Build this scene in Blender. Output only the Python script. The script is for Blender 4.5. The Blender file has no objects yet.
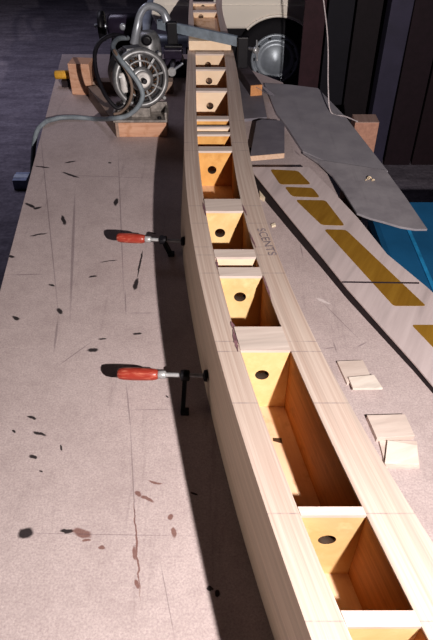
import bpy, bmesh, math, random
import numpy as np
from mathutils import Vector, Matrix
random.seed(7)
D = bpy.data
COL = bpy.context.scene.collection
BZ = 0.75                       # bench top above the floor; heights below are measured from the bench top
F, PITCH = 600.0, math.radians(42)
CS, SN = math.cos(PITCH), math.sin(PITCH)

# ---------------------------------------------------------------- survey: sight lines met with real planes
def ray(x, y):
    u, v = (x-216.5)/F, (y-320)/F
    return u, CS-v*SN, -SN-v*CS
def at(x, y, z=0.0):            # on the horizontal plane z above the bench
    dx, dy, dz = ray(x, y); t = (z-1)/dz
    return Vector((dx*t, dy*t, BZ+z))
def atf(x, y, zf):              # on a gently sloping plane z = zf(Y)
    dx, dy, dz = ray(x, y); z = 0.05
    for _ in range(30):
        t = (z-1)/dz; z = zf(dy*t)
    return Vector((dx*t, dy*t, BZ+z))
def onY(x, y, Y):               # on the upright plane at depth Y
    dx, dy, dz = ray(x, y); t = Y/dy
    return Vector((dx*t, Y, BZ+1+dz*t))

# ---------------------------------------------------------------- mesh builder
class MB:
    def __init__(s): s.v = []; s.f = []; s.sm = []
    def add(s, vs, fs, smooth=False):
        n = len(s.v); s.v += [tuple(v) for v in vs]
        s.f += [tuple(i+n for i in f) for f in fs]; s.sm += [smooth]*len(fs)
        return s
    def hexa(s, b, t):          # 4 bottom, 4 top points
        return s.add(list(b)+list(t), [(3,2,1,0),(4,5,6,7),(0,1,5,4),(1,2,6,5),(2,3,7,6),(3,0,4,7)])
    def box(s, c, size, rz=0, M=None):
        hx, hy, hz = size[0]/2, size[1]/2, size[2]/2
        R = M or Matrix.Rotation(rz, 3, 'Z'); c = Vector(c)
        P = [c+R@Vector(p) for p in [(-hx,-hy,-hz),(hx,-hy,-hz),(hx,hy,-hz),(-hx,hy,-hz),(-hx,-hy,hz),(hx,-hy,hz),(hx,hy,hz),(-hx,hy,hz)]]
        return s.hexa(P[:4], P[4:])
    def slab(s, pts, th, up=None):   # polygon pts = top outline, thickness th downward
        up = up or Vector((0,0,1)); n = len(pts); pts = [Vector(p) for p in pts]
        lo = [p-up*th for p in pts]
        return s.add(lo+pts, [tuple(range(n))[::-1], tuple(range(n,2*n))]+[(i,(i+1)%n,n+(i+1)%n,n+i) for i in range(n)])
    def beam(s, a, b, w, h, up=Vector((0,0,1))):
        a, b = Vector(a), Vector(b); d = (b-a).normalized(); side = d.cross(up).normalized(); u = side.cross(d)
        q = lambda p: [p-side*w/2-u*h/2, p+side*w/2-u*h/2, p+side*w/2+u*h/2, p-side*w/2+u*h/2]
        A, B = q(a), q(b)
        return s.add(A+B, [(0,1,2,3),(7,6,5,4),(0,4,5,1),(1,5,6,2),(2,6,7,3),(3,7,4,0)])
    def lathe(s, a, axis, prof, n=32, caps=True):   # prof: (distance along axis, radius)
        a = Vector(a); ax = Vector(axis).normalized()
        e1 = ax.orthogonal().normalized(); e2 = ax.cross(e1); vs = []
        for (d, r) in prof:
            for k in range(n):
                t = 2*math.pi*k/n; vs.append(a+ax*d+(e1*math.cos(t)+e2*math.sin(t))*r)
        fs = []
        for i in range(len(prof)-1):
            for k in range(n): fs.append((i*n+k, i*n+(k+1)%n, (i+1)*n+(k+1)%n, (i+1)*n+k))
        s.add(vs, fs, True)
        if caps:
            m = len(s.v)-len(vs); s.f += [tuple(m+k for k in range(n))[::-1], tuple(m+(len(prof)-1)*n+k for k in range(n))]; s.sm += [False]*2
        return s
    def tube(s, pts, r, n=12, closed=False, rad=None):
        P = spline([Vector(p) for p in pts], closed) if len(pts) > 2 else [Vector(p) for p in pts]
        m = len(P); vs = []; nrm = None
        for i, p in enumerate(P):
            a = P[(i-1) % m] if (closed or i) else P[0]; b = P[(i+1) % m] if (closed or i < m-1) else P[-1]
            t = (b-a).normalized()
            nrm = t.orthogonal().normalized() if nrm is None else (nrm-t*nrm.dot(t)).normalized()
            bn = t.cross(nrm); rr = r if rad is None else rad(i/(m-1))
            for k in range(n):
                q = 2*math.pi*k/n; vs.append(p+(nrm*math.cos(q)+bn*math.sin(q))*rr)
        fs = []
        for i in range(m if closed else m-1):
            for k in range(n): fs.append((i*n+k, i*n+(k+1)%n, ((i+1)%m)*n+(k+1)%n, ((i+1)%m)*n+k))
        s.add(vs, fs, True)
        if not closed:
            o = len(s.v)-len(vs); s.f += [tuple(o+k for k in range(n))[::-1], tuple(o+(m-1)*n+k for k in range(n))]; s.sm += [False]*2
        return s
    def loft(s, rings, smooth=False):
        n = len(rings[0]); vs = [p for r in rings for p in r]; fs = []
        for i in range(len(rings)-1):
            for k in range(n): fs.append((i*n+k, i*n+(k+1)%n, (i+1)*n+(k+1)%n, (i+1)*n+k))
        fs += [tuple(range(n))[::-1], tuple((len(rings)-1)*n+k for k in range(n))]
        return s.add(vs, fs, smooth)
    def build(s, name, mat, parent=None, bevel=0, seg=2):
        me = D.meshes.new(name); me.from_pydata(s.v, [], s.f); me.validate()
        for p, q in zip(me.polygons, s.sm): p.use_smooth = q
        bm = bmesh.new(); bm.from_mesh(me); bmesh.ops.recalc_face_normals(bm, faces=bm.faces)
        if bevel:
            es = [e for e in bm.edges if len(e.link_faces) == 2 and e.calc_face_angle(0) > 0.6]
            bmesh.ops.bevel(bm, geom=es, offset=bevel, segments=seg, affect='EDGES', profile=0.6, clamp_overlap=True)
        bm.to_mesh(me); bm.free()
        me.materials.append(mat)
        o = D.objects.new(name, me); COL.objects.link(o)
        if parent:
            o.parent = parent; o.matrix_parent_inverse = Matrix.Translation(parent.location).inverted() if parent.type == 'EMPTY' else Matrix()
        return o
def spline(P, closed=False, k=8):
    out = []; n = len(P); R = range(n if closed else n-1)
    for i in R:
        p0 = P[(i-1) % n] if (closed or i > 0) else P[0]; p1 = P[i]; p2 = P[(i+1) % n]
        p3 = P[(i+2) % n] if (closed or i+2 < n) else P[-1]
        for j in range(k):
            t = j/k
            out.append(0.5*((2*p1)+(p2-p0)*t+(2*p0-5*p1+4*p2-p3)*t*t+(3*p1-p0-3*p2+p3)*t**3))
    if not closed: out.append(P[-1])
    return out
def tag(o, label=None, cat=None, group=None, kind=None):
    if label: o['label'] = label
    if cat: o['category'] = cat
    if group: o['group'] = group
    if kind: o['kind'] = kind
    return o
def thing(name, loc, label, cat, group=None):
    o = D.objects.new(name, None); COL.objects.link(o); o.location = loc; o.empty_display_size = .05
    return tag(o, label, cat, group)
def struct(mb, name, mat, **k): return tag(mb.build(name, mat, **k), kind='structure')

# ---------------------------------------------------------------- materials
class NT:
    def __init__(s, name):
        s.m = D.materials.new(name); s.m.use_nodes = True; s.n = s.m.node_tree.nodes; s.l = s.m.node_tree.links
        s.b = s.n['Principled BSDF']; s.tc = s.n.new('ShaderNodeTexCoord').outputs['Object']
    def link(s, a, b): s.l.new(a, b)
    def mapping(s, v, loc=(0,0,0), rot=(0,0,0), scale=(1,1,1), typ='POINT'):
        m = s.n.new('ShaderNodeMapping'); m.vector_type = typ
        m.inputs['Location'].default_value = loc; m.inputs['Rotation'].default_value = rot; m.inputs['Scale'].default_value = scale
        s.link(v, m.inputs['Vector']); return m.outputs[0]
    def noise(s, v, scale, detail=4, rough=.6, dist=0):
        n = s.n.new('ShaderNodeTexNoise'); n.inputs['Scale'].default_value = scale; n.inputs['Detail'].default_value = detail
        n.inputs['Roughness'].default_value = rough; n.inputs['Distortion'].default_value = dist; s.link(v, n.inputs['Vector']); return n.outputs['Fac']
    def math(s, op, a, b=None, clamp=False):
        m = s.n.new('ShaderNodeMath'); m.operation = op; m.use_clamp = clamp
        for i, q in enumerate((a, b)):
            if q is None: continue
            if isinstance(q, (int, float)): m.inputs[i].default_value = q
            else: s.link(q, m.inputs[i])
        return m.outputs[0]
    def rng(s, v, a, b, c=0, d=1):
        m = s.n.new('ShaderNodeMapRange'); m.inputs[1].default_value = a; m.inputs[2].default_value = b
        m.inputs[3].default_value = c; m.inputs[4].default_value = d; s.link(v, m.inputs[0]); return m.outputs[0]
    def mix(s, f, a, b, mode='MIX'):
        m = s.n.new('ShaderNodeMix'); m.data_type = 'RGBA'; m.blend_type = mode
        for i, q in ((0, f), (6, a), (7, b)):
            if isinstance(q, (int, float)): m.inputs[i].default_value = q
            elif isinstance(q, tuple): m.inputs[i].default_value = (*q[:3], 1)
            else: s.link(q, m.inputs[i])
        return m.outputs[2]
    def sepxyz(s, v):
        m = s.n.new('ShaderNodeSeparateXYZ'); s.link(v, m.inputs[0]); return m.outputs
    def bump(s, h, strength=.3, dist=.002):
        b = s.n.new('ShaderNodeBump'); b.inputs['Strength'].default_value = strength; b.inputs['Distance'].default_value = dist
        s.link(h, b.inputs['Height']); s.link(b.outputs[0], s.b.inputs['Normal'])
    def done(s, color, rough=.6, metal=0, spec=None):
        if isinstance(color, tuple): s.b.inputs['Base Color'].default_value = (*color[:3], 1)
        else: s.link(color, s.b.inputs['Base Color'])
        s.b.inputs['Roughness'].default_value = rough; s.b.inputs['Metallic'].default_value = metal
        if spec is not None: s.b.inputs['Specular IOR Level'].default_value = spec
        return s.m
def H(h):
    c = [int(h[i:i+2], 16)/255 for i in (0, 2, 4)]
    return tuple(x/12.92 if x <= .04045 else ((x+.055)/1.055)**2.4 for x in c)
def plain(name, c, rough=.5, metal=0, var=.25, scale=30, spec=None):
    t = NT(name); n = t.noise(t.tc, scale)
    return t.done(t.mix(t.rng(n, .3, .7), tuple(x*(1-var) for x in c), tuple(min(1, x*(1+var)) for x in c)), rough, metal, spec)
def wood(name, ca, cb, rot=0.0, along=3, across=160, rough=.62, dark=None, lines=(), rotx=0, blotch=None, uv=False):
    t = NT(name); v = t.mapping(t.n['Texture Coordinate'].outputs['UV'] if uv else t.tc, rot=(rotx, 0, rot))
    g = t.noise(t.mapping(v, scale=(across, along, across)), 1, 6, .65, .4)
    g2 = t.noise(t.mapping(v, scale=(across*.22, along*.5, across*.22)), 1, 3, .5, .8)
    c = t.mix(t.rng(g, .32, .68), ca, cb)
    c = t.mix(t.rng(g2, .56, .70, 0, .5), c, dark or tuple(x*.62 for x in ca))
    if blotch:
        c = t.mix(t.rng(t.noise(t.tc, 22, 4, .6), .55, .7, 0, .6), c, blotch)
    if lines:
        sx = t.sepxyz(t.tc)[1]; acc = None
        for Y in lines:
            q = t.math('LESS_THAN', t.math('ABSOLUTE', t.math('SUBTRACT', sx, Y)), .0009+.0004*Y)
            acc = q if acc is None else t.math('MAXIMUM', acc, q)
        c = t.mix(t.math('MULTIPLY', acc, t.rng(t.noise(t.tc, 60), .35, .6, .05, .4)), c, (.12, .09, .14))
    t.bump(g, .15, .001)
    return t.done(c, rough, 0, .3)

# ---------------------------------------------------------------- beam outline, surveyed from the photograph
hY = lambda Y: .250-.050*Y
def fit(pts, zf, deg=5):
    P = [atf(x, y, zf) for x, y in pts]; c = np.polyfit([p.y for p in P], [p.x for p in P], deg)
    ys = [p.y for p in P]; lo, hi = min(ys), max(ys); dc = np.polyder(c)
    def f(Y):
        if Y < lo: return float(np.polyval(c, lo)+(Y-lo)*np.polyval(dc, lo))
        if Y > hi: return float(np.polyval(c, hi)+(Y-hi)*np.polyval(dc, hi))
        return float(np.polyval(c, Y))
    return f
XLo = fit([(308,634),(281,550),(260,488.5),(243,440),(232.4,403),(219.7,364),(208,320),(201.6,285.5),(194.6,241.6),(187,200),(184,160),(184.3,120),(185.6,90),(187.5,50),(188.5,20),(189,5)], hY)
XLi = fit([(342,618),(297.7,510),(292.5,486),(273,441),(257,401.5),(240.5,351),(229.5,320),(221,276),(213,250),(205,210),(202,180),(198.3,150),(197,120),(196,90),(195.2,50),(194,20),(193,5)], hY)
XRi = fit([(412.6,611),(361.5,506.5),(368,511),(288.8,353),(278.5,320),(263.5,276),(254.5,250),(243,210),(236,175),(232,150),(229,120),(226.5,90),(224.5,51),(219,25),(216,5)], hY)
XRo = fit([(433,547),(361.5,412),(321,350),(301,315),(284,276),(275,250),(264.5,210),(256.5,180),(250.5,150),(244.5,120),(239,90),(233.5,51),(226,25),(222,5)], hY)
XBo = fit([(272,634),(253,569),(235.6,504.7),(221,458.6),(208,408),(200,359),(196,338.6),(189,297),(183,262),(180,225),(179.5,200)], lambda Y: 0.0, 4)
def XBoS(Y):                      # beyond the near half the foot of the side is hidden: keep the same lean
    return XBo(Y) if Y < 1.5 else XLo(Y)-(XLo(1.5)-XBo(1.5))*max(0, 1-(Y-1.5)/.6)

# cross members: (front edge of the top, rear edge of the top, kind, hole pixel, depth below top)
cross = [(626,611,'full',(345,655)), (515,507,'full',(327,540)), (350,328,'full',(262,375)), (276,268,'full',(240,297)),
         (257,250,'block',None), (211,200,'full',(220,233)), (151,147,'full',(212,170)), (134.5,132.5,'mid',None),
         (127.5,126,'block',None), (119.5,116.5,'block',None), (91,88.5,'full',(210,106)), (69.5,67.5,'full',(209,81)), (54,52,'full',(208,65)),
         (12,10.5,'full',(201,22)), (3,2,'full',(203,6))]
Yof = lambda y: atf(216.5, y, hY).y
lines = [Yof(y)-.004 for y in (618,511,350,340,272,254,246,205,150,142,120,90,70)]+[1.26, .66]

M_rail = wood('pale_pine_rail', H('d6c6bc'), H('b8a094'), uv=True, along=1.6, across=190, lines=lines)
M_web_out = wood('side_ply_outer', H('d6c4b4'), H('c2ae9e'), uv=True, along=2, across=60)
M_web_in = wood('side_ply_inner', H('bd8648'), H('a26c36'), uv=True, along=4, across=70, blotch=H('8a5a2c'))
M_bulk = wood('birch_ply_face', H('eccf9e'), H('dcb67e'), along=60, across=10, blotch=H('f2dcae'))
M_bulk2 = wood('orange_ply_face', H('e8b878'), H('d09a58'), along=60, across=10, blotch=H('c08040'))
M_bulk3 = wood('pink_ply_face', H('f2dcc4'), H('e6ccb0'), along=60, across=10)
M_slat = wood('pale_cross_strip', H('dccec6'), H('c8b8b0'), rot=1.45, along=4, across=120)
M_floor_ply = wood('base_ply', H('ecccae'), H('dcb692'), rot=-.2, along=3, across=50, blotch=H('b98650'))
M_hole_shade = plain('hole_shade_liner', H('38281c'), .8)  # dark colour paints the shade inside the drilled holes
M_glue = plain('purple_glue', H('8a6a70'), .4, var=.3, scale=90)

YN, YF = .12, 3.80
stations = [YN+i*(YF-YN)/72 for i in range(73)]
V = lambda X, Y, z: Vector((X, Y, BZ+z))
beam = thing('box_beam', V(XLo(1.2)/2+XRo(1.2)/2, 1.2, 0), 'long tapering pale wooden box beam with open bays and holed bulkheads', 'wooden beam')
RT = .005
def uvs(o):
    me = o.data; uv = me.uv_layers.new(name='UVMap')
    for l in me.loops:
        c = me.vertices[l.vertex_index].co
        uv.data[l.index].uv = (c.x-XLo(c.y)+1.3*(c.z-BZ-hY(c.y)), c.y)
    return o
def lofted(xa, xb, za, zb, name, mat, bevel=0, xa2=None):
    r = []
    for Y in stations:
        A, B, z0, z1 = xa(Y), xb(Y), za(Y), zb(Y); A2 = xa2(Y) if xa2 else A
        r.append([V(A2, Y, z0), V(B, Y, z0), V(B, Y, z1), V(A, Y, z1)])
    return uvs(MB().loft(r).build(name, mat, beam, bevel))
lofted(XLo, XLi, lambda Y: hY(Y)-RT, hY, 'top_rail', M_rail, .0012)
lofted(XRi, XRo, lambda Y: hY(Y)-RT, hY, 'top_rail', M_rail, .0012)
mid = lambda a, b: (lambda Y: (a(Y)+b(Y))/2)
zlow = lambda Y: 0.0; zt = lambda Y: hY(Y)-RT
lean = lambda Y: XBoS(Y)+(XLo(Y)-XBoS(Y))*(1-RT/hY(Y))
r = []
for Y in stations:
    m_ = (XLo(Y)+XLi(Y))/2; r.append([V(XBoS(Y), Y, 0), V(m_, Y, 0), V(m_, Y, zt(Y)), V(lean(Y)+.0005, Y, zt(Y))])
uvs(MB().loft(r).build('outer_side_panel', M_web_out, beam))
lofted(mid(XRi, XRo), XRo, zlow, zt, 'outer_side_panel', M_web_out)
lofted(mid(XLo, XLi), XLi, zlow, zt, 'inner_side_lining', M_web_in)
lofted(XRi, mid(XRi, XRo), zlow, zt, 'inner_side_lining', M_web_in)
FL = .048
lofted(XLi, XRi, zlow, lambda Y: FL, 'base_board', M_floor_ply)
def holed_board(Yf, Yb, z0, hole, mat, zt_=None):
    n = 40; mb = MB(); z1 = (zt_ if zt_ is not None else hY(Yf)); res = []
    R = .0135
    hp = onY(hole[0], hole[1], Yf) if hole else None
    for Y in (Yf, Yb):
        xa, xb = XLi(Y), XRi(Y)
        if hole is None:
            res.append([V(xa, Y, z0), V(xb, Y, z0), V(xb, Y, z1), V(xa, Y, z1)]); continue
        ring, rim = [], []
        cx, cz = hp.x, hp.z-BZ
        for k in range(n):
            t = 2*math.pi*k/n+math.pi/4; c, s = math.cos(t), math.sin(t)
            ring.append(V(cx+R*c, Y, cz+R*s))
            m = min([((xb-cx)/c if c > 0 else (xa-cx)/c) if abs(c) > 1e-6 else 9, ((z1-cz)/s if s > 0 else (z0-cz)/s) if abs(s) > 1e-6 else 9])
            rim.append(V(cx+m*c, Y, cz+m*s))
        # make sure the true corners are in the outline
        for (X, Z) in ((xa,z0),(xb,z0),(xb,z1),(xa,z1)):
            k = min(range(n), key=lambda i: (rim[i].x-X)**2+(rim[i].z-BZ-Z)**2); rim[k] = V(X, Y, Z)
        res.append((ring, rim))
    if hole is None: return mb.loft([res[0], res[1]])
    (r0, o0), (r1, o1) = res
    vs = r0+o0+r1+o1; fs = []
    for k in range(n):
        j = (k+1) % n
        fs += [(k, j, n+j, n+k), (2*n+k, 3*n+k, 3*n+j, 2*n+j), (n+k, n+j, 3*n+j, 3*n+k), (k, 2*n+k, 2*n+j, j)]
    return mb.add(vs, fs)
for i, (yf, yb, kind, hole) in enumerate(cross):
    Yf, Yb = Yof(yf), Yof(yb); h = hY(Yf); mat = (M_bulk, M_bulk, M_bulk, M_bulk, M_bulk3, M_bulk, M_bulk2, M_bulk2, M_bulk3, M_bulk2, M_bulk3, M_bulk3, M_bulk3, M_bulk3, M_bulk3)[i]
    cap = .006
    if kind == 'full':
        yb2 = min(Yb, Yf+.018)
        # keep the hole inside the board
        if i == 0: hole = (350, 662)
        hb = onY(hole[0], hole[1], Yf); z = hb.z-BZ
        zmin, zmax = FL+.018, h-cap-.018
        if not (zmin < z < zmax):
            zz = min(max(z, zmin), zmax); dep = Yf*CS+(1-zz)*SN; up = Yf*SN-(1-zz)*CS; hole = (216.5+(hb.x)*F/(dep), 320-F*up/dep)
        o = holed_board(Yf, yb2, FL, hole, mat, h-cap).build('bulkhead', mat, beam)
        hp = onY(hole[0], hole[1], Yf)
        MB().lathe((hp.x, Yf+.0004, hp.z), (0,1,0), [(0,.0136),(0,.0131),(yb2-Yf-.0008,.0131)], 32, False).build('hole_shade_liner', M_hole_shade, o)  # added dark tube, keeps the hole's inner wall shaded
    elif kind == 'mid':
        MB().loft([[V(XLi(Y), Y, FL), V(XRi(Y), Y, FL), V(XRi(Y), Y, h-cap), V(XLi(Y), Y, h-cap)] for Y in (Yf, Yf+.014)]).build('bulkhead', mat, beam)
    else:
        zb = h-(.045 if i == 4 else .04)
        MB().loft([[V(XLi(Y), Y, zb), V(XRi(Y), Y, zb), V(XRi(Y), Y, h-cap), V(XLi(Y), Y, h-cap)] for Y in (Yf, max(Yb, Yf+.02))]).build('spacer_block', mat, beam, .001)
    MB().loft([[V(XLi(Y), Y, h-cap), V(XRi(Y), Y, h-cap), V(XRi(Y), Y, h+.0006), V(XLi(Y), Y, h+.0006)] for Y in (Yf-.0008, max(Yb, Yf+.012))]).build('cross_strip', M_slat, beam)
# dried glue runs where the wide strips meet the rail
for (x0, y0, x1, y1, w) in ((231,322,236,332,4), (233,330,238,352,3), (203,203,206,216,2.5), (241,203,247,216,2), (216,258,218,270,2), (263,276,271,300,2), (249,232,256,248,2)):
    a, b = atf(x0, y0, hY)+Vector((0,0,.0016)), atf(x1, y1, hY)+Vector((0,0,.0016)); L_, R_ = [], []
    for k in range(13):
        t = k/12; p = a.lerp(b, t); ww = w*.0009*(.25+math.sin(math.pi*t))*random.uniform(.6, 1.25)
        L_.append(p-Vector((ww,0,0))); R_.append(p+Vector((ww,0,0)))
    MB().slab(L_+R_[::-1], .0008).build('glue_run', M_glue, beam)
# pencil scorch on the base of the long bay
a, b = at(273, 441, FL), at(282, 443.5, FL)
MB().slab([a, b, b+Vector((0,.012,.0)), a+Vector((0,.007,.0))], .001).build('joint_mark', plain('mark', H('4a3626')), beam).location.z = .0008
# faint stencil along the right rail
cu = D.curves.new('stencil', 'FONT'); cu.body = 'SCENTS'; cu.size = .05; cu.extrude = 0
to = D.objects.new('stencil_tmp', cu); COL.objects.link(to); bpy.context.view_layer.update()
me = D.meshes.new_from_object(to.evaluated_get(bpy.context.evaluated_depsgraph_get())); D.objects.remove(to)
st = D.objects.new('stencil_mark', me); COL.objects.link(st); me.materials.append(plain('stencil_ink', H('94888e'), .7))
p0, p1 = atf(257, 229, hY), atf(269, 256, hY); dirv = (p1-p0)
wid = max(v.co.x for v in me.vertices); sc = dirv.length/wid; xa = dirv.normalized(); za = Vector((0,.045,1)).normalized(); ya = za.cross(xa).normalized()
Mx = Matrix((( *(xa*sc),), ( *(ya*sc*.8),), ( *za,))).transposed()
for v in me.vertices: v.co = p0+Vector((0,0,.0012))+Mx@v.co
st.parent = beam; st.matrix_parent_inverse = Matrix.Translation(beam.location).inverted()

# ---------------------------------------------------------------- bench
def bench_material():
    t = NT('stained_hardboard'); base = t.tc
    n1 = t.noise(base, 260, 3, .7); n2 = t.noise(base, 9, 5, .6); n3 = t.noise(base, 70, 4, .7)
    c = t.mix(t.rng(n1, .3, .7), H('ab9b9c'), H('ccbebc'))
    c = t.mix(t.rng(n3, .4, .75, 0, .3), c, H('8f7f80'))
    c = t.mix(t.rng(n2, .45, .75, 0, .28), c, H('8b7b7a'))
    # sawdust and grime streaks running along the bench
    g = t.noise(t.mapping(base, rot=(0,0,-.1), scale=(28, 2.2, 1)), 1, 4, .7)
    c = t.mix(t.rng(g, .60, .74, 0, .28), c, H('6f6062'))
    warp = t.n.new('ShaderNodeTexNoise'); warp.inputs['Scale'].default_value = 45; warp.inputs['Detail'].default_value = 4; t.link(base, warp.inputs['Vector'])
    vm = t.n.new('ShaderNodeVectorMath'); vm.operation = 'MULTIPLY_ADD'; t.link(warp.outputs['Color'], vm.inputs[0])
    vm.inputs[1].default_value = (.012,)*3; vm.inputs[2].default_value = (-.006,)*3
    va = t.n.new('ShaderNodeVectorMath'); va.operation = 'ADD'; t.link(base, va.inputs[0]); t.link(vm.outputs[0], va.inputs[1])
    flat = t.n.new('ShaderNodeVectorMath'); flat.operation = 'MULTIPLY'; flat.inputs[1].default_value = (1,1,0); t.link(va.outputs[0], flat.inputs[0])
    flat0 = t.n.new('ShaderNodeVectorMath'); flat0.operation = 'MULTIPLY'; flat0.inputs[1].default_value = (1,1,0); t.link(base, flat0.inputs[0])
    def mark(x0, y0, x1, y1, w, soft=.75, warped=True):
        a, b = at(x0, y0), at(x1, y1); c_ = (a+b)/2; d = b-a; L = d.length/2
        tt = (c_-Vector((0,0,BZ+1))).length; W = w/F*tt/2
        ang = math.atan2(d.y, d.x)
        v = t.mapping((flat if warped else flat0).outputs[0], loc=(c_.x, c_.y, 0), rot=(0,0,ang), scale=(max(L, W), W, 1), typ='TEXTURE')
        l = t.n.new('ShaderNodeVectorMath'); l.operation = 'LENGTH'; t.link(v, l.inputs[0])
        return t.rng(l.outputs['Value'], 1.1, soft, 0, 1)
    def group(ms, col, k):
        nonlocal c
        acc = None
        for m in ms:
            q = mark(*m); acc = q if acc is None else t.math('MAXIMUM', acc, q)
        c = t.mix(t.math('MULTIPLY', acc, k, True), c, col)
    group([(17,533,34,533,11), (87,350,99,350,6), (12,316,19,320,5), (57,308,63,314,5), (134,290,138,278,5), (137,278,143,250,2),
           (62,172,79,178,3), (64,163,76,161,2.5), (25,203,36,208,4), (33,209,42,207,4), (206,587,210,591,4), (214,592,220,595,5), (133,334,142,333,3),
           (30,455,37,459,4), (33,431,46,436,3.5), (27,416,36,419,3), (62,215,65,225,4), (115,206,117,198,5), (190,492,197,496,3), (108,163,112,163,3),
           (207,586,213,590,3), (30,236,48,233,2.5), (34,166,50,168,2), (100,262,118,260,1.6), (12,430,16,433,2.5), (60,444,63,450,2), (165,395,168,398,2), (40,470,44,472,2), (150,232,156,234,2), (88,277,97,276,2.5), (48,284,55,286,2.5), (7,256,14,257,4), (98,339,107,339,2.5), (60,531,74,531,4.5)], H('2a2528'), .95)
    group([(72,530,92,537,9), (135,491,141,496,5), (140,496,154,502,4), (168,515,173,519,6), (173,528,174,537,5), (134,546,136,560,4), (99,546,104,548,4), (148,481,162,484,3),
           (134,500,140,600,1.8), (82,541,90,541,3), (135,580,138,590,4)], H('6e4238'), .75)
    group([m+(.6, False) if len(m) == 5 else m for m in [(55,368,94,340,1.6), (126,382,131,432,1.6), (130,420,136,540,1.3), (125,290,126,315,1.6), (58,318,54,352,2.5), (128,313,158,313,1.2), (125,410,180,409,1),
           (10,275,45,274,2), (324,349,336,347,2), (333,341,337,353,2), (357,347,367,342,2), (300,243,303,258,1.4), (40,130,60,330,1.2), (118,150,124,300,1.3),
           (296,223,300,240,1.2), (294,150,300,156,2), (20,533,190,536,1), (75,190,70,320,3), (320,300,360,340,1), (60,175,150,178,1), (160,560,175,640,1.2)]], H('5a4c54'), .42)
    group([(316,298,330,304,4), (268,196,275,204,3)], H('e8dede'), .5)
    t.bump(n1, .25, .0015)
    return t.done(c, .8, 0, .2)
M_bench = bench_material()
M_ply_edge = wood('bench_edge_wood', H('8a7868'), H('6f5f52'))
def benchX(side, Y): return (-.583-.102*(Y-1.348)) if side < 0 else (.434-.10*(Y-1.303))
BN, BF = -.55, 3.06
bench = thing('workbench', (-.1, 1.2, 0), 'long workbench with a stained pinkish grey hardboard top', 'workbench')
q = [V(benchX(-1,BN),BN,0), V(benchX(1,BN),BN,0), V(benchX(1,2.69),2.69,0), V(-.03,BF,0), V(benchX(-1,BF),BF,0)]
MB().slab(q, .02).build('bench_top', M_bench, bench, .0015)
fr = MB()
for s in (-1, 1): fr.beam(V(benchX(s,BN+.06)-s*.06,BN+.06,-.065), V(benchX(s,2.6)-s*.06,2.6,-.065), .04, .09)
for Y in (BN+.06, .8, 1.8, 2.6): fr.beam(V(benchX(-1,Y)+.08,Y,-.065), V(benchX(1,Y)-.08,Y,-.065), .04, .09)
fr.build('under_frame', M_ply_edge, bench)
for Y in (BN+.1, 1.1, 2.55):
    for s in (-1, 1):
        X = benchX(s, Y)-s*.09; MB().box((X, Y, .32), (.07, .07, .64)).build('leg', M_ply_edge, bench, .003)

# ---------------------------------------------------------------- patched panel on the right
zP = lambda Y: .020+.036*max(0, Y-.80)
M_panel = wood('pale_panel_ply', H('c6b8b8'), H('b8aaaa'), rot=.47, along=4, across=60)
M_varn = wood('mustard_varnish', H('94722f'), H('826024'), rot=.47, along=5, across=50, rough=.5)
M_dark = plain('gap_shade_and_rests', H('2a2024'), .8)  # painted shade for the gap under the panel; also plain dark rests
panel = thing('web_panel', atf(340,240,zP)-Vector((0,0,zP(1.4))), 'pale tapering plywood panel with a row of mustard brown patches', 'wooden panel')
def PX(x, y, dz=0): return atf(x, y, zP)+Vector((0,0,dz))
Lp = [(253,172),(290,218),(323,258),(347,288),(380,325),(414,363),(455,412),(500,466)]
Rp = [(500,358),(455,313),(427,287),(387,254),(358,218),(330,188),(309,167)]
pts = [PX(252.5,167)]+[PX(*p) for p in Lp]+[PX(*p) for p in Rp]
MB().slab(pts, .004).build('plywood_sheet', M_panel, panel)
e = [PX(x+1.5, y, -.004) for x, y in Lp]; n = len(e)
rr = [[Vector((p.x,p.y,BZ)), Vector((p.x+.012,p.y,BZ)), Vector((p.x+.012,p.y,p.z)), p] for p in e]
MB().loft(rr).build('gap_shade_strip', M_dark, panel)  # added dark strip, stands for the shade in the gap under the panel
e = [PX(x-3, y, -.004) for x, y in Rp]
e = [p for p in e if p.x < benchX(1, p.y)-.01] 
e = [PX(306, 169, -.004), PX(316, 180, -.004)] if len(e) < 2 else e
MB().loft([[Vector((p.x-.012,p.y,BZ)), Vector((p.x,p.y,BZ)), p, Vector((p.x-.012,p.y,p.z))] for p in e]).build('gap_shade_strip', M_dark, panel)
def rounded(poly, k=.12):
    out = []; n = len(poly)
    for i in range(n):
        a, b, c = Vector((*poly[i-1],0)), Vector((*poly[i],0)), Vector((*poly[(i+1)%n],0))
        p, q = b+(a-b).normalized()*min(3, (a-b).length*k*2), b+(c-b).normalized()*min(3, (c-b).length*k*2)
        for j in range(5):
            t = j/4; out.append(tuple(((1-t)**2*p+2*t*(1-t)*b+t*t*q)[:2]))
    return out
for poly in ([(270,169.5),(298,171),(311,184.5),(280,184.5)], [(284.5,187),(312.5,188),(320,197.5),(292,196.5)], [(295.5,200),(325.5,200.5),(344.7,225.7),(321.5,225)],
             [(324,229.5),(346,230),(426,306),(393.5,306)], [(411.6,325),(444,325),(480,362),(447,362)]):
    MB().slab([PX(x, y, .0007) for x, y in rounded(poly)], .0006).build('varnished_patch', M_varn, panel)
MB().slab([PX(342,281.6,.0011), PX(419,282.6,.0011), PX(419,284.0,.0011), PX(342,282.9,.0011)], .0004).build('pencil_line', plain('graphite', H('3a3138')), panel)

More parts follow.
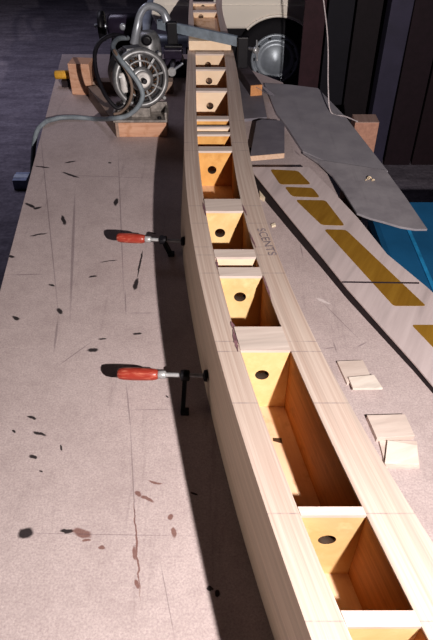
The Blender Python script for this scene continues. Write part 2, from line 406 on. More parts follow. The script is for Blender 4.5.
# ---------------------------------------------------------------- grey sheets at the back right
def grey_sheet_mat(name, a, b):
    t = NT(name); n = t.noise(t.tc, 12, 5); n2 = t.noise(t.mapping(t.tc, rot=(0,0,.3), scale=(40,3,1)), 1, 4)
    c = t.mix(t.rng(n, .35, .7), a, b); c = t.mix(t.rng(n2, .6, .7, 0, .15), c, tuple(x*.5 for x in a))
    return t.done(c, .75, 0, .25)
M_gs = grey_sheet_mat('grey_hardboard', H('8f8b92'), H('9c989e')); M_gs2 = grey_sheet_mat('grey_hardboard_dark', H('6d6972'), H('7c7880'))
def sheet(name, pix, z, th, mat, label, cat, group=None, extra=None):
    t = thing(name, at(*pix[0], 0)*.5+at(*pix[2], 0)*.5, label, cat, group)
    MB().slab([at(x, y, z) for x, y in pix], th).build('sheet', mat, t, .0008)
    return t
o = MB().slab([at(x, y, .012) for x, y in [(264,83),(290,84.5),(318,88),(345,116),(388,171),(336,166),(303,151),(286,125),(276,112)]], .012).build('hardboard_sheet', M_gs, None, .001)
tag(o, 'long grey hardboard sheet reaching back to the car wheel', 'board')
o = MB().slab([at(x, y, .020) for x, y in [(303,152),(322,160),(386,170),(405,196),(427.5,229),(415,229),(400,226.5),(385,222),(370,218),(357,213),(343,190),(332,175),(318,162)]], .007).build('hardboard_sheet', grey_sheet_mat('grey_hardboard_b', H('8a858b'), H('a09ba0')), None, .001)
tag(o, 'grey hardboard sheet with a curved near edge over the blue tub', 'board')
for (x, y, s) in ((369,178,.013), (373,180,.009), (366,180,.006)):
    c = at(x, y, .020+s*.5); 
    t = thing('wood_shaving', Vector((c.x, c.y, BZ+.020)), 'tiny pale curl of wood shaving on the curved grey sheet', 'shaving', 'wood shavings on the grey sheet')
    pts = [c+Vector((math.cos(a)*s*.5*(1-a/14), a*s*.08-.3*s, math.sin(a)*s*.5*(1-a/14))) for a in [i*.6 for i in range(16)]]
    MB().tube(pts, s*.14, 6).build('curl', plain('shaving', H('d8c4a8')), t)
o = MB().slab([at(x, y, .035) for x, y in [(256.5,121),(262,119),(281,120.5),(284.5,124),(284.5,153),(250,156)]], .012).build('dark_grey_board', M_gs2, None, .001)
edge_mat = wood('pale_cut_edge', H('d8bca8'), H('c4a48c'))
brd = thing('dark_grey_board', at(268,140,0), 'dark grey board with a pale sawn near edge', 'board')
o.name = 'board_body'; o.parent = brd; o.matrix_parent_inverse = Matrix.Translation(brd.location).inverted()
a, b = at(250,156,.035), at(284.5,153,.035); b.y = b.y-.0
MB().add([a+Vector((0,-.003,0)), b+Vector((0,-.003,0)), b+Vector((0,-.003,-.018)), a+Vector((0,-.003,-.018)), a, b, b+Vector((0,0,-.018)), a+Vector((0,0,-.018))],
         [(0,1,2,3),(7,6,5,4),(0,4,5,1),(3,2,6,7),(0,3,7,4),(1,5,6,2)]).build('sawn_edge', edge_mat, brd)
for (x, y) in ((254,158),(280,155)):
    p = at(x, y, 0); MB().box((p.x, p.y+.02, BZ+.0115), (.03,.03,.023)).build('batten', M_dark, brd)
o = MB().slab([at(x, y, .012) for x, y in [(237,78),(254,81),(263,96),(267,117),(243,119),(236,96)]], .012).build('offcut_board', M_gs2, None, .001)
tag(o, 'small dark grey offcut board beside the far end of the beam', 'board')
# dark batten with a bright orange sawn end
bt = thing('wooden_batten', at(250,80,.012), 'dark wooden batten with a bright orange sawn end', 'wood batten')
a, b = at(240,67,.034), at(256,90,.034)
MB().beam(a, b, .05, .044).build('batten_body', plain('dark_wood', H('4a4046'), .8), bt, .002)
d = (b-a).normalized(); MB().beam(b, b+d*.006, .0495, .0435).build('sawn_end', wood('orange_end', H('d0986a'), H('b88258')), bt)
wd = [at(x, y, z) for x, y, z in ((256,80,.05),(275,95,.014),(269,94,.014),(256,87,.05))]
tag(MB().slab(wd, .002).build('wood_wedge', M_gs2, None), 'thin dark wedge offcut leaning beyond the orange ended batten', 'wood wedge')
o = MB().slab([at(x, y, .012) for x, y in [(259,188),(267,195),(264,198.5),(260,196)]], .012).build('wood_chip', wood('chip', H('e8dcc8'), H('d0c0a8')), None, .001)
tag(o, 'tiny pale wood chip lying in the dark gap beside the patched panel', 'wood chip')
o = MB().slab([at(x, y, .006) for x, y in [(271,224),(275,222.5),(276,225),(272,226)]], .006).build('wood_chip', wood('chip2', H('e8dcc8'), H('d0c0a8')), None, .001)
tag(o, 'single pale wood crumb on the bench beside the stencilled rail', 'wood chip')

# ---------------------------------------------------------------- plywood squares
M_sq = wood('pale_square_ply', H('d4c6be'), H('c4b4ac'), rot=1.4, along=8, across=60)
M_sq2 = wood('white_square_ply', H('e6dcd4'), H('d6cac0'), rot=1.2, along=8, across=60)
def square(pix, z, th, mat, label):
    o = MB().slab([at(x, y, z) for x, y in pix], th).build('plywood_square', mat, None, .0008)
    return tag(o, label, 'plywood square', 'small plywood squares on the bench')
square([(337,361),(363,360),(371,376),(347,383)], .008, .008, M_sq, 'far small plywood square, partly under a narrower piece, by the beam')
square([(348.5,377),(374,374.5),(383,388),(353,388.5)], .014, .006, M_sq2, 'narrow pale plywood piece lying on the farthest square')
square([(367,415),(405,414),(415,435.5),(377,438)], .014, .014, M_sq, 'thick pinkish plywood square nearest above the white torn piece')
square([(379,440),(417,441),(420,467),(386,467.5)], .006, .006, M_sq, 'bottom plywood square under the whitest piece')
square([(387.5,440),(417,445),(419,464),(385,462)], .013, .006, M_sq2, 'whitest torn plywood square lying skewed on top of another')

# ---------------------------------------------------------------- clamps
def clamp_mat():
    t = NT('red_lacquered_wood'); n = t.noise(t.mapping(t.tc, scale=(40,200,200)), 1, 4, .6)
    return t.done(t.mix(t.rng(n, .5, .72, 0, .8), H('9c3e32'), H('c8806a')), .35)
M_red = clamp_mat(); M_steel = plain('worn_steel', H('b4b4b6'), .35, .35, .2, 60); M_blk = plain('black_iron', H('18161c'), .5, .2)
def make_clamp(tip_px, end_px, rod_px, z, foot_px, label, group='bar clamps along the left side of the beam'):
    a, b, c = at(*tip_px, z), at(*end_px, z), at(*rod_px, z)
    ax = (b-a).normalized(); L = (b-a).length
    t = thing('bar_clamp', Vector((c.x, c.y, BZ)), label, 'clamp', group)
    prof = [(0,.003),(.0015,.008),(.006,.0116),(.016,.0132),(.045,.0138),(.07,.0134),(.088,.0126),(.096,.011),(.1,.009)]
    MB().lathe(a, ax, [(d/.1*L, r) for d, r in prof]).build('handle', M_red, t)
    MB().lathe(b-ax*.001, ax, [(0,.0075),(.003,.0088),(.016,.0088),(.018,.007)], 20).build('ferrule', M_steel, t)
    side = V(XBoS(c.y)+(XLo(c.y)-XBoS(c.y))*z/hY(c.y), c.y, z); end = a+ax*((side.x-a.x)/ax.x-.004)
    rod = []; Lr = (end-b).length
    k = int(Lr/.003)
    for i in range(k): rod += [(i*.003, .0052), (i*.003+.0015, .0045)]
    rod.append((Lr, .005))
    MB().lathe(b, ax, rod, 16).build('screw', M_steel, t)
    MB().lathe(end-ax*.006, ax, [(0,.006),(.002,.012),(.0085,.013)], 20).build('pressure_pad', M_blk, t)
    f = at(*foot_px, .006); n_ = (f-c).normalized()
    arm = MB().beam(c-n_*.012, f, .016, .009, up=ax)
    arm.lathe(c-ax*.010, ax, [(0,.010),(.002,.012),(.018,.012),(.02,.010)], 20)
    arm.build('sliding_arm', M_blk, t, .0012)
    MB().box((f.x+.004, f.y-.004, BZ+.006), (.018,.014,.012)).build('foot', M_blk, t, .002)
    return t
make_clamp((117,373.5), (158,374.5), (185,375.5), .062, (183,410), 'nearer red handled bar clamp against the side of the beam')
make_clamp((116.5,237.3), (145,239), (163,240), .062, (170,253), 'farther red handled bar clamp against the side of the beam')

# ---------------------------------------------------------------- cap block and long sash clamp across the beam
Yk = Yof(51); zc = hY(Yk-.02)+.001
q0, q1 = onY(189,51,Yk), onY(231,51,Yk)
blk = MB().box(((q0.x+q1.x)/2, Yk+.045, BZ+zc+.020), (q1.x-q0.x, .09, .040)).build('wood_block', M_bulk3, None, .0015)
tag(blk, 'pale wood block lying across the far end of the beam', 'wood block')
zb = zc+.042
sc_ = thing('sash_clamp', V(.0, 2.95, zb), 'long blue grey steel sash clamp bar laid across the beam', 'clamp')
M_bar = plain('blue_grey_steel', H('98a4b0'), .5, .2, .2, 40)
a, b = at(158,24,zb+.024), at(246,43,zb+.024)
b = a+(b-a)
MB().beam(a, b, .016, .040).build('steel_bar', M_bar, sc_, .001)
for pix, s in (((172,28), 1), ((243,43), 1)):
    p = at(*pix, zb+.024); d = (b-a).normalized(); 
    MB().beam(p+Vector((0,0,.026)), p-Vector((0,0,.10)), .045, .03, up=Vector((0,1,0))).build('jaw', M_blk, sc_, .004)
p = at(246,48,zb-.03); MB().lathe(p-d*.01, d, [(0,.008),(.05,.008),(.052,.014),(.07,.014)], 16).build('screw', M_steel, sc_)
MB().tube([p+d*.056+Vector((0,.04,.03)), p+d*.056, p+d*.056-Vector((0,.04,.03))], .004, 8).build('tommy_bar', M_steel, sc_)

# ---------------------------------------------------------------- wooden cradle and electric motor
M_crw = wood('cradle_pine', H('d0a890'), H('bb9078'), rot=1.5, along=5, across=80, blotch=H('a87858'))
M_crw2 = wood('cradle_pine_grey', H('a08c80'), H('8b776c'), rot=.5, along=5, across=80)
cr = thing('wooden_cradle', V(-.35, 2.1, 0), 'rough wooden cradle of blocks and a diagonal rail under the motor', 'wooden stand')
YA = at(140,137).y; A0, A1 = onY(118,136.5,YA), onY(167,136.5,YA); HB = onY(140,123,YA).z-BZ
MB().box(((A0.x+A1.x)/2, YA+.045, BZ+HB/2), (A1.x-A0.x, .09, HB)).build('front_block', M_crw, cr, .002)
YR = at(84,95).y; B0, B1 = onY(73,95,YR), onY(94,95,YR); HR = onY(84,64,YR).z-BZ
MB().box(((B0.x+B1.x)/2, YR+.04, BZ+HR/2), (B1.x-B0.x, .08, HR), rz=-.1).build('rear_block', M_crw, cr, .002)
u0, u1 = at(93,92,.03), at(121,129,.03)
MB().beam((u0.x,u0.y,BZ+.028), (u1.x,u1.y,BZ+.028), .04, .056).build('diagonal_rail', M_crw2, cr, .002)
MB().beam((B1.x-.02,YR+.04,BZ+.025), (A1.x,YR+.04,BZ+.025), .05, .05).build('cross_rail', M_crw2, cr, .002)
pp = at(63,76,.04)
o = thing('wooden_dowel', Vector((pp.x,pp.y,BZ)), 'short yellow wooden peg sticking out behind the cradle', 'peg')
MB().lathe((pp.x-.035,pp.y,BZ+.045), (1,.04,0), [(0,.013),(.004,.018),(.07,.018),(.074,.013)], 20).build('peg', wood('yellow_peg', H('e0b050'), H('c89838')), o)
MB().box((pp.x+.01,pp.y,BZ+.0135), (.03,.05,.027)).build('rest', M_dark, o)

M_cast = plain('grey_cast_alloy', H('8a8a8c'), .45, .55, .35, 35); M_cast2 = plain('dirty_alloy', H('9a9490'), .5, .45, .4, 60)
M_cream = plain('cream_cap', H('c8c4c2'), .5); M_copper = plain('copper_winding', H('5a4434'), .5, .4, .4, 200)
mo = thing('electric_motor', V(-.26, 2.13, .074), 'open round grey electric motor with a pale hub and brown windings', 'motor')
ax = Vector((.33,-.93,.16)).normalized(); c0 = onY(141.5,79,YA+.03); R = .102
e1 = Vector((0,0,1)).cross(ax).normalized()*-1; e2 = ax.cross(e1)
# ribbed body
prof = [(-.17,.055),(-.168,.080)]
for i in range(9):
    d = -.16+i*.015; prof += [(d,.091),(d+.008,.091),(d+.009,.083),(d+.014,.083)]
prof += [(-.02,.092)]
MB().lathe(c0, ax, prof, 48).build('ribbed_body', M_cast2, mo)
MB().lathe(c0, ax, [(-.03,R-.004),(-.026,R),(-.004,R),(.004,R-.006),(.006,R-.014),(.002,R-.02),(-.02,R-.022),(-.02,R-.004)], 48, False).build('end_ring', M_cast, mo)
MB().lathe(c0, ax, [(-.018,R-.02),(-.018,.001)], 48, False).build('dark_interior', M_blk, mo)
w_ = MB()
for k in range(22):
    t = 2*math.pi*k/22; u = e1*math.cos(t)+e2*math.sin(t); u2 = e1*math.cos(t+.3)+e2*math.sin(t+.3)
    w_.tube([c0+u*.046-ax*.014, c0+(u+u2)*.028-ax*.006, c0+u2*.070-ax*.014], .004, 8)
w_.build('winding', M_copper, mo)
MB().lathe(c0, ax, [(-.012,.064),(.002,.064),(.003,.058),(-.012,.056)], 48, False).build('inner_ring', M_cast, mo)
for k in range(9):
    t = 2*math.pi*k/9+.5; u = e1*math.cos(t)+e2*math.sin(t)
    MB().beam(c0+u*.03+ax*.0, c0+u*(R-.008)-ax*.004, .008, .008, up=ax).build('spoke', M_cast, mo, .001)
MB().lathe(c0, ax, [(-.01,.042),(.006,.042),(.012,.036),(.014,.028)], 32).build('hub_plate', M_cast, mo)
MB().lathe(c0, ax, [(.014,.029),(.024,.027),(.028,.02),(.022,.012)], 32).build('hub_cap', M_cream, mo)
MB().lathe(c0, ax, [(.02,.009),(.05,.009),(.052,.006)], 16).build('shaft', M_blk, mo)
for k in range(4):
    t = 2*math.pi*k/4+.8; u = e1*math.cos(t)+e2*math.sin(t)
    MB().lathe(c0+u*(R+.004), ax, [(-.03,.008),(.006,.008),(.008,.005)], 12).build('bolt_lug', M_cast, mo)
# pale capacitor on the flank, terminal lump on top
MB().lathe(c0-Vector((.066,0,.01))+ax*.012, e2, [(-.034,.010),(-.03,.015),(.03,.015),(.034,.010)], 20).build('capacitor', M_cream, mo)
MB().box(c0+Vector((-.01,0,.088))-ax*.06, (.06,.08,.03), M=Matrix((e1,-ax,e2)).transposed()).build('terminal_box', M_cast, mo, .006)
# metal foot: angle plate on the block
zc0 = BZ+HB+.0005; FX0, FX1 = A0.x-.012, A1.x+.004; zt0 = max(.02, c0.z-R-zc0+.012)
bx_ = MB(); 
bx_.box(((FX0+FX1)/2, YA+.05, zc0+.004), (FX1-FX0, .095, .008))
bx_.box(((FX0+FX1)/2, YA+.088, zc0+.022), (FX1-FX0-.01, .01, .044))
bx_.box((FX0+.005, YA+.05, zc0+.018), (.008, .085, .034)); bx_.box((FX1-.005, YA+.05, zc0+.018), (.008, .085, .034))
bx_.box(((FX0+FX1)/2, YA+.06, zc0+.02), (.07, .05, .04))
bx_.build('foot_plate', M_cast2, mo, .001)
for X in (FX0+.03, FX1-.03): MB().lathe((X, YA+.02, zc0+.008), (0,0,1), [(0,.008),(.006,.008),(.007,.004)], 6).build('nut', M_blk, mo)
# cables
M_cab = plain('grey_rubber', H('7d858c'), .55); M_cabk = plain('black_rubber', H('1e1c22'), .45)
cab = [at(x, y, .0095) for x, y in ((55,119),(64,117.5),(78,117.5),(95,119))]
cab += [onY(x, y, Yq) for x, y, Yq in ((112,118.5,YA-.02),(126,116,YA-.045),(137,108,YA-.06),(142.5,96,YA-.06),(139,84,YA-.06),(129,70,YA-.05),(119,58,YA-.02),(113,47,YA+.04),(118,39,YA+.14),(128,38,YA+.22))]
ed = at(55,119,.0095); X0 = benchX(-1, ed.y)
cab = [Vector((X0-.024, ed.y-.34, BZ-.30)), Vector((X0-.026, ed.y-.22, BZ-.14)), Vector((X0-.018, ed.y-.10, BZ-.02)), Vector((X0+.01, ed.y-.04, BZ+.0105))]+cab
tag(MB().tube(cab, .0088, 12).build('grey_cable', M_cab), 'thick grey cable looping over the motor and off the bench', 'cable')
k1 = [onY(x, y, Yq) for x, y, Yq in ((126,37,YA+.2),(113,35,YA+.16),(101,41,YA+.12),(95,53,YA+.08),(96,70,YA+.04),(101,86,YA),(108,99,YA-.03),(117,108,YA-.045),(124,105,YA-.04))]
tag(MB().tube(k1, .0075, 12).build('black_cable', M_cabk), 'black rubber cable hanging in a loop round the motor', 'cable')
k2 = [onY(x, y, Yq) for x, y, Yq in ((114,50,YA-.0),(121,62,YA-.03),(129,76,YA-.04),(132,90,YA-.04),(129,103,YA-.04),(121,112,YA-.035),(114,114,YA-.03))]
tag(MB().tube(k2, .0055, 10).build('brown_cord', plain('brown_cord_rubber', H('7a6a60'), .6)), 'thin brown cord hanging down across the face of the motor', 'cable')

# ---------------------------------------------------------------- grey handled power saw and dark drill behind the motor
M_pur = plain('dark_purple_enamel', H('332c3c'), .3, .2); M_al = plain('bright_alloy', H('a8acb4'), .35, .45, .15)
sw = thing('power_saw', V(-.27, 2.78, 0), 'grey power saw with a tall loop handle behind the motor', 'power tool')
g = lambda x, y, Y: onY(x, y, Y)
MB().tube([g(134,44,2.68), g(137,28,2.68), g(140,15,2.70), g(146,7,2.72), g(155,7,2.74), g(163,12,2.76), g(167,21,2.76)], .017, 14, rad=lambda t: .019-.004*math.sin(math.pi*t)).build('loop_handle', M_al, sw)
body = [Vector(p) for p in ()]
cc = g(148,36,2.74)
MB().lathe(Vector((cc.x,cc.y,BZ+.05)), (0,0,1), [(0,.04),(.004,.055),(.06,.056),(.12,.05),(.145,.036),(.15,.02)], 28).build('motor_housing', M_cast, sw)
MB().box((cc.x-.03, 2.79, BZ+.03), (.15,.12,.06)).build('base_shoe', M_cast2, sw, .006)
MB().lathe(cc+Vector((.0,-.06,.0)), (0,-1,0), [(0,.022),(.006,.020),(.008,.012)], 20).build('side_cap', M_blk, sw)

dr = thing('bench_grinder', V(-.40, 2.93, 0), 'dark purple bench grinder with a bright round cap left of the loop handle', 'power tool')
c1 = g(121,26,2.93); hz = c1.z-BZ
MB().lathe(c1+Vector((-.06,0,0)), (1,0,0), [(0,.03),(.006,.045),(.02,.052),(.13,.052),(.15,.045),(.155,.03)], 32).build('housing', M_pur, dr)
MB().lathe(c1+Vector((-.10,0,0)), (1,0,0), [(0,.02),(.003,.062),(.025,.062),(.028,.02)], 32).build('grinding_wheel', M_blk, dr)
MB().lathe(c1+Vector((-.12,0,0)), (1,0,0), [(0,.010),(.08,.010)], 16).build('spindle', M_al, dr)
MB().lathe(c1+Vector((.015,-.046,.01)), (0,-1,0), [(0,.016),(.006,.015),(.010,.009)], 20).build('bright_cap', M_al, dr)
MB().loft([[V(c1.x-.07,2.88,0),V(c1.x+.09,2.88,0),V(c1.x+.09,2.99,0),V(c1.x-.07,2.99,0)],[V(c1.x-.04,2.90,hz-.03),V(c1.x+.06,2.90,hz-.03),V(c1.x+.06,2.96,hz-.03),V(c1.x-.04,2.96,hz-.03)]]).build('pedestal', M_blk, dr, .004)

vz = thing('bench_vise', V(-.19, 2.870, 0), 'dark bench vise with a bright jaw tip beside the far beam', 'vise')
c2 = g(173,50,2.77)
MB().box((c2.x, 2.810, BZ+.02), (.13,.13,.04)).build('base', M_blk, vz, .006)
MB().loft([[V(c2.x-.045,2.750,.04),V(c2.x+.045,2.750,.04),V(c2.x+.045,2.870,.04),V(c2.x-.045,2.870,.04)],[V(c2.x-.03,2.780,.09),V(c2.x+.03,2.780,.09),V(c2.x+.03,2.850,.09),V(c2.x-.03,2.850,.09)]]).build('body', M_pur, vz, .006)
MB().box((c2.x, 2.760, BZ+.10), (.08,.03,.04)).build('jaw', M_pur, vz, .005); MB().box((c2.x, 2.815, BZ+.10), (.08,.03,.04)).build('jaw', M_blk, vz, .005)
MB().lathe((c2.x, 2.770, BZ+.065), (0,-1,0), [(0,.012),(.12,.012),(.122,.018),(.14,.018)], 16).build('screw', M_steel, vz)
MB().tube([(c2.x-.05, 2.640, BZ+.03), (c2.x, 2.640, BZ+.065), (c2.x+.05, 2.640, BZ+.10)], .005, 8).build('handle_rod', M_al, vz)

# ---------------------------------------------------------------- floor, back boards, post
def floor_mat():
    t = NT('dusty_concrete'); n = t.noise(t.mapping(t.tc, rot=(0,0,.12), scale=(1.6,5,1)), 2.2, 7, .75); n2 = t.noise(t.tc, 40, 4, .7); n3 = t.noise(t.tc, 3, 4)
    c = t.mix(t.rng(n, .35, .68), H('5c5660'), H('827c86')); c = t.mix(t.rng(n2, .4, .7, 0, .5), c, H('403b46')); c = t.mix(t.rng(n3, .6, .75, 0, .4), c, H('a39aa0'))
    t.bump(n2, .5, .01); return t.done(c, .9, 0, .2)
struct(MB().add([(-5,-2.5,0),(5,-2.5,0),(5,9,0),(-5,9,0)], [(0,1,2,3)]), 'floor', floor_mat())
def board_mat(name, c):
    return wood(name, c, tuple(x*.7 for x in c), along=30, across=30, rough=.7)
M_w1 = board_mat('maroon_boards', H('261820')); 
t_ = NT('dark_wall_planks'); sx = t_.sepxyz(t_.tc)[0]
fr_ = t_.math('FRACT', t_.math('MULTIPLY', sx, 7.5)); gr = t_.noise(t_.mapping(t_.tc, scale=(40,40,2)), 1, 5)
cc_ = t_.mix(t_.rng(gr, .3, .7), H('181016'), H('281a20')); cc_ = t_.mix(t_.math('LESS_THAN', fr_, .07), cc_, H('0c080c'))
M_wall = t_.done(cc_, .75, 0, .2)
wx = onY(303, 60, 3.45).x
struct(MB().box((wx+1.75, 3.50, 1.25), (3.5, .06, 2.5)), 'wall_right', M_wall)
def lean_board(p0, p1, Y0, top, mat, label, th=.022, tilt=.06):
    x0, x1 = onY(p0, 90, Y0).x, onY(p1, 90, Y0).x
    b = MB().hexa([(x0,Y0,0),(x1,Y0,0),(x1,Y0+th,0),(x0,Y0+th,0)], [(x0,Y0+tilt,top),(x1,Y0+tilt,top),(x1,Y0+tilt+th,top),(x0,Y0+tilt+th,top)]).build('leaning_board', mat, None, .002)
    return tag(b, label, 'board', 'dark boards leaning on the back wall')
lean_board(298, 318, 3.36, 2.0, board_mat('reddish_board', H('3a232a')), 'reddish dark board standing nearest the car')
lean_board(320, 344, 3.35, 2.1, board_mat('navy_board', H('181620')), 'near black navy board standing second from the car')
lean_board(346, 370, 3.36, 2.1, board_mat('black_board', H('1c141a')), 'blackish board standing just behind the purple post')
lean_board(399, 427, 3.36, 2.0, M_w1, 'maroon board standing right of the purple post')
lean_board(429, 470, 3.36, 2.0, board_mat('plum_board', H('25161d')), 'wide plum board standing farthest right')
pa, pb = onY(372, 115, 3.22).x, onY(392, 115, 3.22).x
po = MB().box(((pa+pb)/2, 3.27, 1.2), (pb-pa, .09, 2.4)).build('trim_1', plain('purple_painted_post', H('302c40'), .7, 0, .15, 12), None, .004); tag(po, kind='structure')
# string hanging in front of the boards
s0, s1 = onY(322,-12,2.6), at(331,112,.016)
tag(MB().tube([s0, s0*.6+s1*.4+Vector((.008,0,0)), s0*.2+s1*.8+Vector((-.004,0,0)), s1, s1+Vector((.05,-.04,-.0005)), s1+Vector((.09,-.09,0))], .0028, 6).build('hanging_string', plain('pale_string', H('b8aeb0'), .8)),
    'thin pale string hanging down onto the grey sheet', 'string')
# block stood upright beyond the sheet
st_ = thing('wooden_post', (.55,2.2,0), 'short square wooden post with a sawn top beside the grey sheet', 'post')
p = at(364,121,.0)
MB().box((p.x+.01, p.y+.02, (BZ+.0)/2), (.095,.075,BZ+.0)).build('post_body', wood('post_pine', H('b48a78'), H('9c7668'), along=60, across=60), st_, .003)
st_.location = (p.x+.01, p.y+.02, 0); st_.children[0].matrix_parent_inverse = Matrix.Translation(st_.location).inverted()
MB().box((p.x+.01, p.y+.02, BZ+.0015), (.093,.073,.003)).build('sawn_top', wood('post_top', H('a89088'), H('937a72')), st_)

# blue tub under the overhanging sheet
M_blue = plain('blue_plastic', H('255f86'), .45, 0, .12, 8)
tb = thing('blue_tub', (.805,1.55,0), 'bright blue plastic storage tub below the edge of the grey sheet', 'tub')
def ring(x0, x1, y0, y1, z, r=.04, n=5):
    out = []
    for (cx, cy, a0) in ((x1-r,y1-r,0),(x0+r,y1-r,90),(x0+r,y0+r,180),(x1-r,y0+r,270)):
        for k in range(n): a = math.radians(a0+90*k/(n-1)); out.append(Vector((cx+r*math.cos(a), cy+r*math.sin(a), z)))
    return out
tx0, tx1, ty0, ty1, th_ = .53, 1.08, 1.12, 1.85, BZ-.10
MB().loft([ring(tx0+.04,tx1-.04,ty0+.04,ty1-.04,0), ring(tx0+.005,tx1-.005,ty0+.005,ty1-.005,th_-.05)]).build('body', M_blue, tb)
MB().loft([ring(tx0,tx1,ty0,ty1,th_-.05), ring(tx0,tx1,ty0,ty1,th_-.012), ring(tx0+.012,tx1-.012,ty0+.012,ty1-.012,th_)]).build('lid', M_blue, tb)
for i in range(3): MB().box(((tx0+.10+i*.2), (ty0+ty1)/2, th_+.003), (.012,.55,.006)).build('lid_rib', plain('blue_plastic_light', H('2f86b4'), .45), tb, .002)

# pale blue scrap left on the floor under the bench edge
p = at(23,184,-.74)
o = thing('paper_box', (p.x,p.y,0), 'small pale blue box standing on the floor under the left bench edge', 'box')
MB().box((p.x,p.y,.03), (.08,.10,.06)).build('carton', plain('pale_blue_card', H('8088a0'), .8), o, .003)
MB().box((p.x,p.y,.061), (.082,.04,.002)).build('tape', plain('tape', H('a0a8b8'), .5), o)

# ---------------------------------------------------------------- car beyond
YC = 4.30
hub = onY(275.3, 61, YC)
hx, hzc = hub.x, .30
M_paint = plain('cream_paint', H('ece4da'), .3, 0, .04, 2); M_tyre = plain('tyre_rubber', H('1c1a20'), .85, 0, .2, 50)
M_chrome = plain('dull_chrome', H('a4abb4'), .42, .35, .12, 20); M_glass = plain('car_glass', H('20242c'), .1)
car = thing('car', (hx+1.2, YC+.75, 0), 'cream white car parked behind with a domed chrome hubcap', 'car')
def side_profile():
    P = [(hx-.60,.51),(hx-.80,.52),(hx-.84,.60),(hx-.80,.76),(hx-.70,.84),(hx+.25,.88),(hx+.62,.90),(hx+3.4,.90),(hx+3.45,.6),(hx+3.38,.27)]
    for cx in (hx+2.45, hx):
        Ra = .292; z0 = .27-hzc; a0 = math.asin(z0/Ra); a1 = math.pi-a0 if cx > hx+1 else math.pi-math.asin((.51-hzc)/Ra)
        for k in range(21):
            a = a0+(a1-a0)*k/20; P.append((cx+Ra*math.cos(a), hzc+Ra*math.sin(a)))
    return P
P = side_profile(); n = len(P)
def ringY(Y, s=0): 
    return [Vector((x, Y, z)) for x, z in P]
bm_ = MB(); w = 1.5
vs = ringY(YC-.02)+ringY(YC+w)
bm_.add(vs, [tuple(range(n)), tuple(range(n,2*n))[::-1]]+[(i,(i+1)%n,n+(i+1)%n,n+i) for i in range(n)])
body = bm_.build('body', M_paint, car, .02, 3)
# arch lip
lip = [Vector((hx+.294*math.cos(a), YC-.022, hzc+.294*math.sin(a))) for a in [math.radians(-2+136*k/24) for k in range(25)]]
MB().tube(lip, .010, 8).build('arch_lip', M_paint, car)
for cx in (hx, hx+2.45):
    for Y0, nm in ((YC+.03,0), (YC+w-.20,1)):
        wh = MB().lathe((cx,Y0,hzc-.024), (0,1,0), [(0.02,.15),(0,.17),(.0,.235),(.02,.27),(.05,.276),(.12,.276),(.15,.26),(.16,.2),(.16,.01)], 56).build('tyre', M_tyre, car)
        if nm == 0:
            rim = MB().lathe((cx,Y0-.005,hzc), (0,-1,0), [(-.02,.17),(.0,.168),(.006,.155),(-.004,.148),(-.006,.13)], 56, False).build('wheel_rim', M_chrome, car)
            MB().lathe((cx,Y0-.002,hzc), (0,-1,0), [(0,.138),(.008,.134),(.010,.118),(.004,.108),(.012,.095),(.028,.07),(.040,.035),(.046,.012),(.047,.001)], 56).build('hubcap', M_chrome, car)
            for k in range(10):
                a = 2*math.pi*k/10; MB().box((cx+.146*math.cos(a), Y0-.003, hzc+.146*math.sin(a)), (.02,.006,.01), M=Matrix.Rotation(-a+math.pi/2, 3, 'Y')).build('rim_slot', M_tyre, car)
MB().box((hx+1.4, YC+w/2, .36), (3.4, w-.45, .2)).build('underbody', M_tyre, car)
MB().box((hx-.15, YC+.30, .42), (.95, .30, .26)).build('wheel_well', M_tyre, car)
MB().tube([(hx-.45,YC-.02,.44),(hx-.80,YC-.02,.44),(hx-.90,YC+.1,.44),(hx-.92,YC+w/2,.44),(hx-.90,YC+w-.1,.44)], .04, 12).build('bumper', M_chrome, car)
cab_ = [Vector((x, YC+.06, z)) for x, z in ((hx+.6,.85),(hx+1.0,1.32),(hx+2.4,1.36),(hx+3.1,.86))]
MB().loft([cab_, [p+Vector((0,w-.14,0)) for p in cab_]]).build('cabin', M_paint, car, .05, 3)
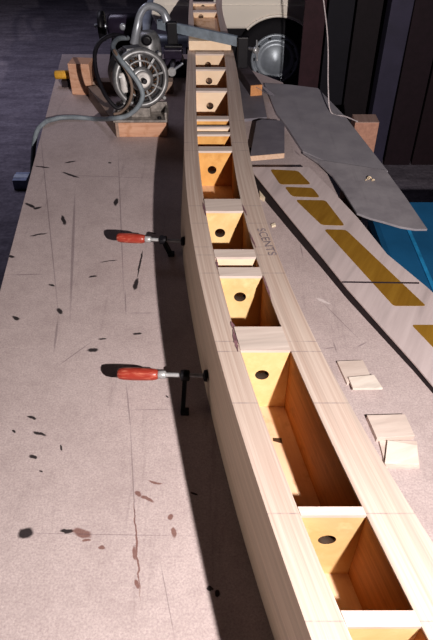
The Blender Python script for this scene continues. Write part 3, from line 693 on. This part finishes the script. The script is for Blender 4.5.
for x0, x1 in ((hx+1.0,hx+1.65),(hx+1.75,hx+2.4)):
    MB().add([(x0-.12,YC+.055,.93),(x1,YC+.055,.93),(x1,YC+.055,1.26),(x0+.08,YC+.055,1.26)], [(0,1,2,3)]).build('side_window', M_glass, car)
MB().beam((hx-.75,YC-.026,.655), (hx+3.3,YC-.026,.655), .008, .010).build('trim_strip', M_paint, car)

# ---------------------------------------------------------------- light, world, camera
def lamp(name, typ, loc, e, color, **k):
    l = D.lights.new(name, typ); l.energy = e; l.color = color
    for a_, b_ in k.items(): setattr(l, a_, b_)
    o = D.objects.new(name, l); COL.objects.link(o); o.location = loc; return o
key = lamp('flash', 'POINT', (.43, -.02, BZ+.88), 1, (1, .93, .88), shadow_soft_size=.012)
key.data.use_nodes = True; nt = key.data.node_tree; em = nt.nodes['Emission']
lf = nt.nodes.new('ShaderNodeLightFalloff'); lf.inputs['Strength'].default_value = 84; nt.links.new(lf.outputs['Linear'], em.inputs['Strength'])
day = lamp('daylight_outside', 'AREA', (-2.3, 4.6, 3.2), 27, (.86, .84, 1.0), shape='RECTANGLE', size=2.5, size_y=1.5, spread=math.radians(100))
day.rotation_euler = (math.radians(-8), math.radians(-6), 0)
fill = lamp('bounce_fill', 'AREA', (-2.3, .3, 1.02), 2.2, (1, .88, .76), shape='RECTANGLE', size=.5, size_y=1.6, spread=math.radians(80))  # added fill lamp out of view, lifts the beam's left face
fill.rotation_euler = (0, math.radians(-88), 0)
w = D.worlds.new('dusk'); bpy.context.scene.world = w; w.use_nodes = True
bg = w.node_tree.nodes['Background']; bg.inputs[0].default_value = (.42, .38, .52, 1); bg.inputs[1].default_value = .02

cam = D.cameras.new('camera'); co = D.objects.new('camera', cam); COL.objects.link(co)
co.location = (0, 0, BZ+1); co.rotation_euler = (math.pi/2-PITCH, 0, 0)
cam.sensor_fit = 'VERTICAL'; cam.sensor_height = 36; cam.lens = F/640*36; cam.clip_start = .02
bpy.context.scene.camera = co
vs_ = bpy.context.scene.view_settings; vs_.view_transform = 'Standard'; vs_.look = 'Medium High Contrast'; vs_.exposure = -.05
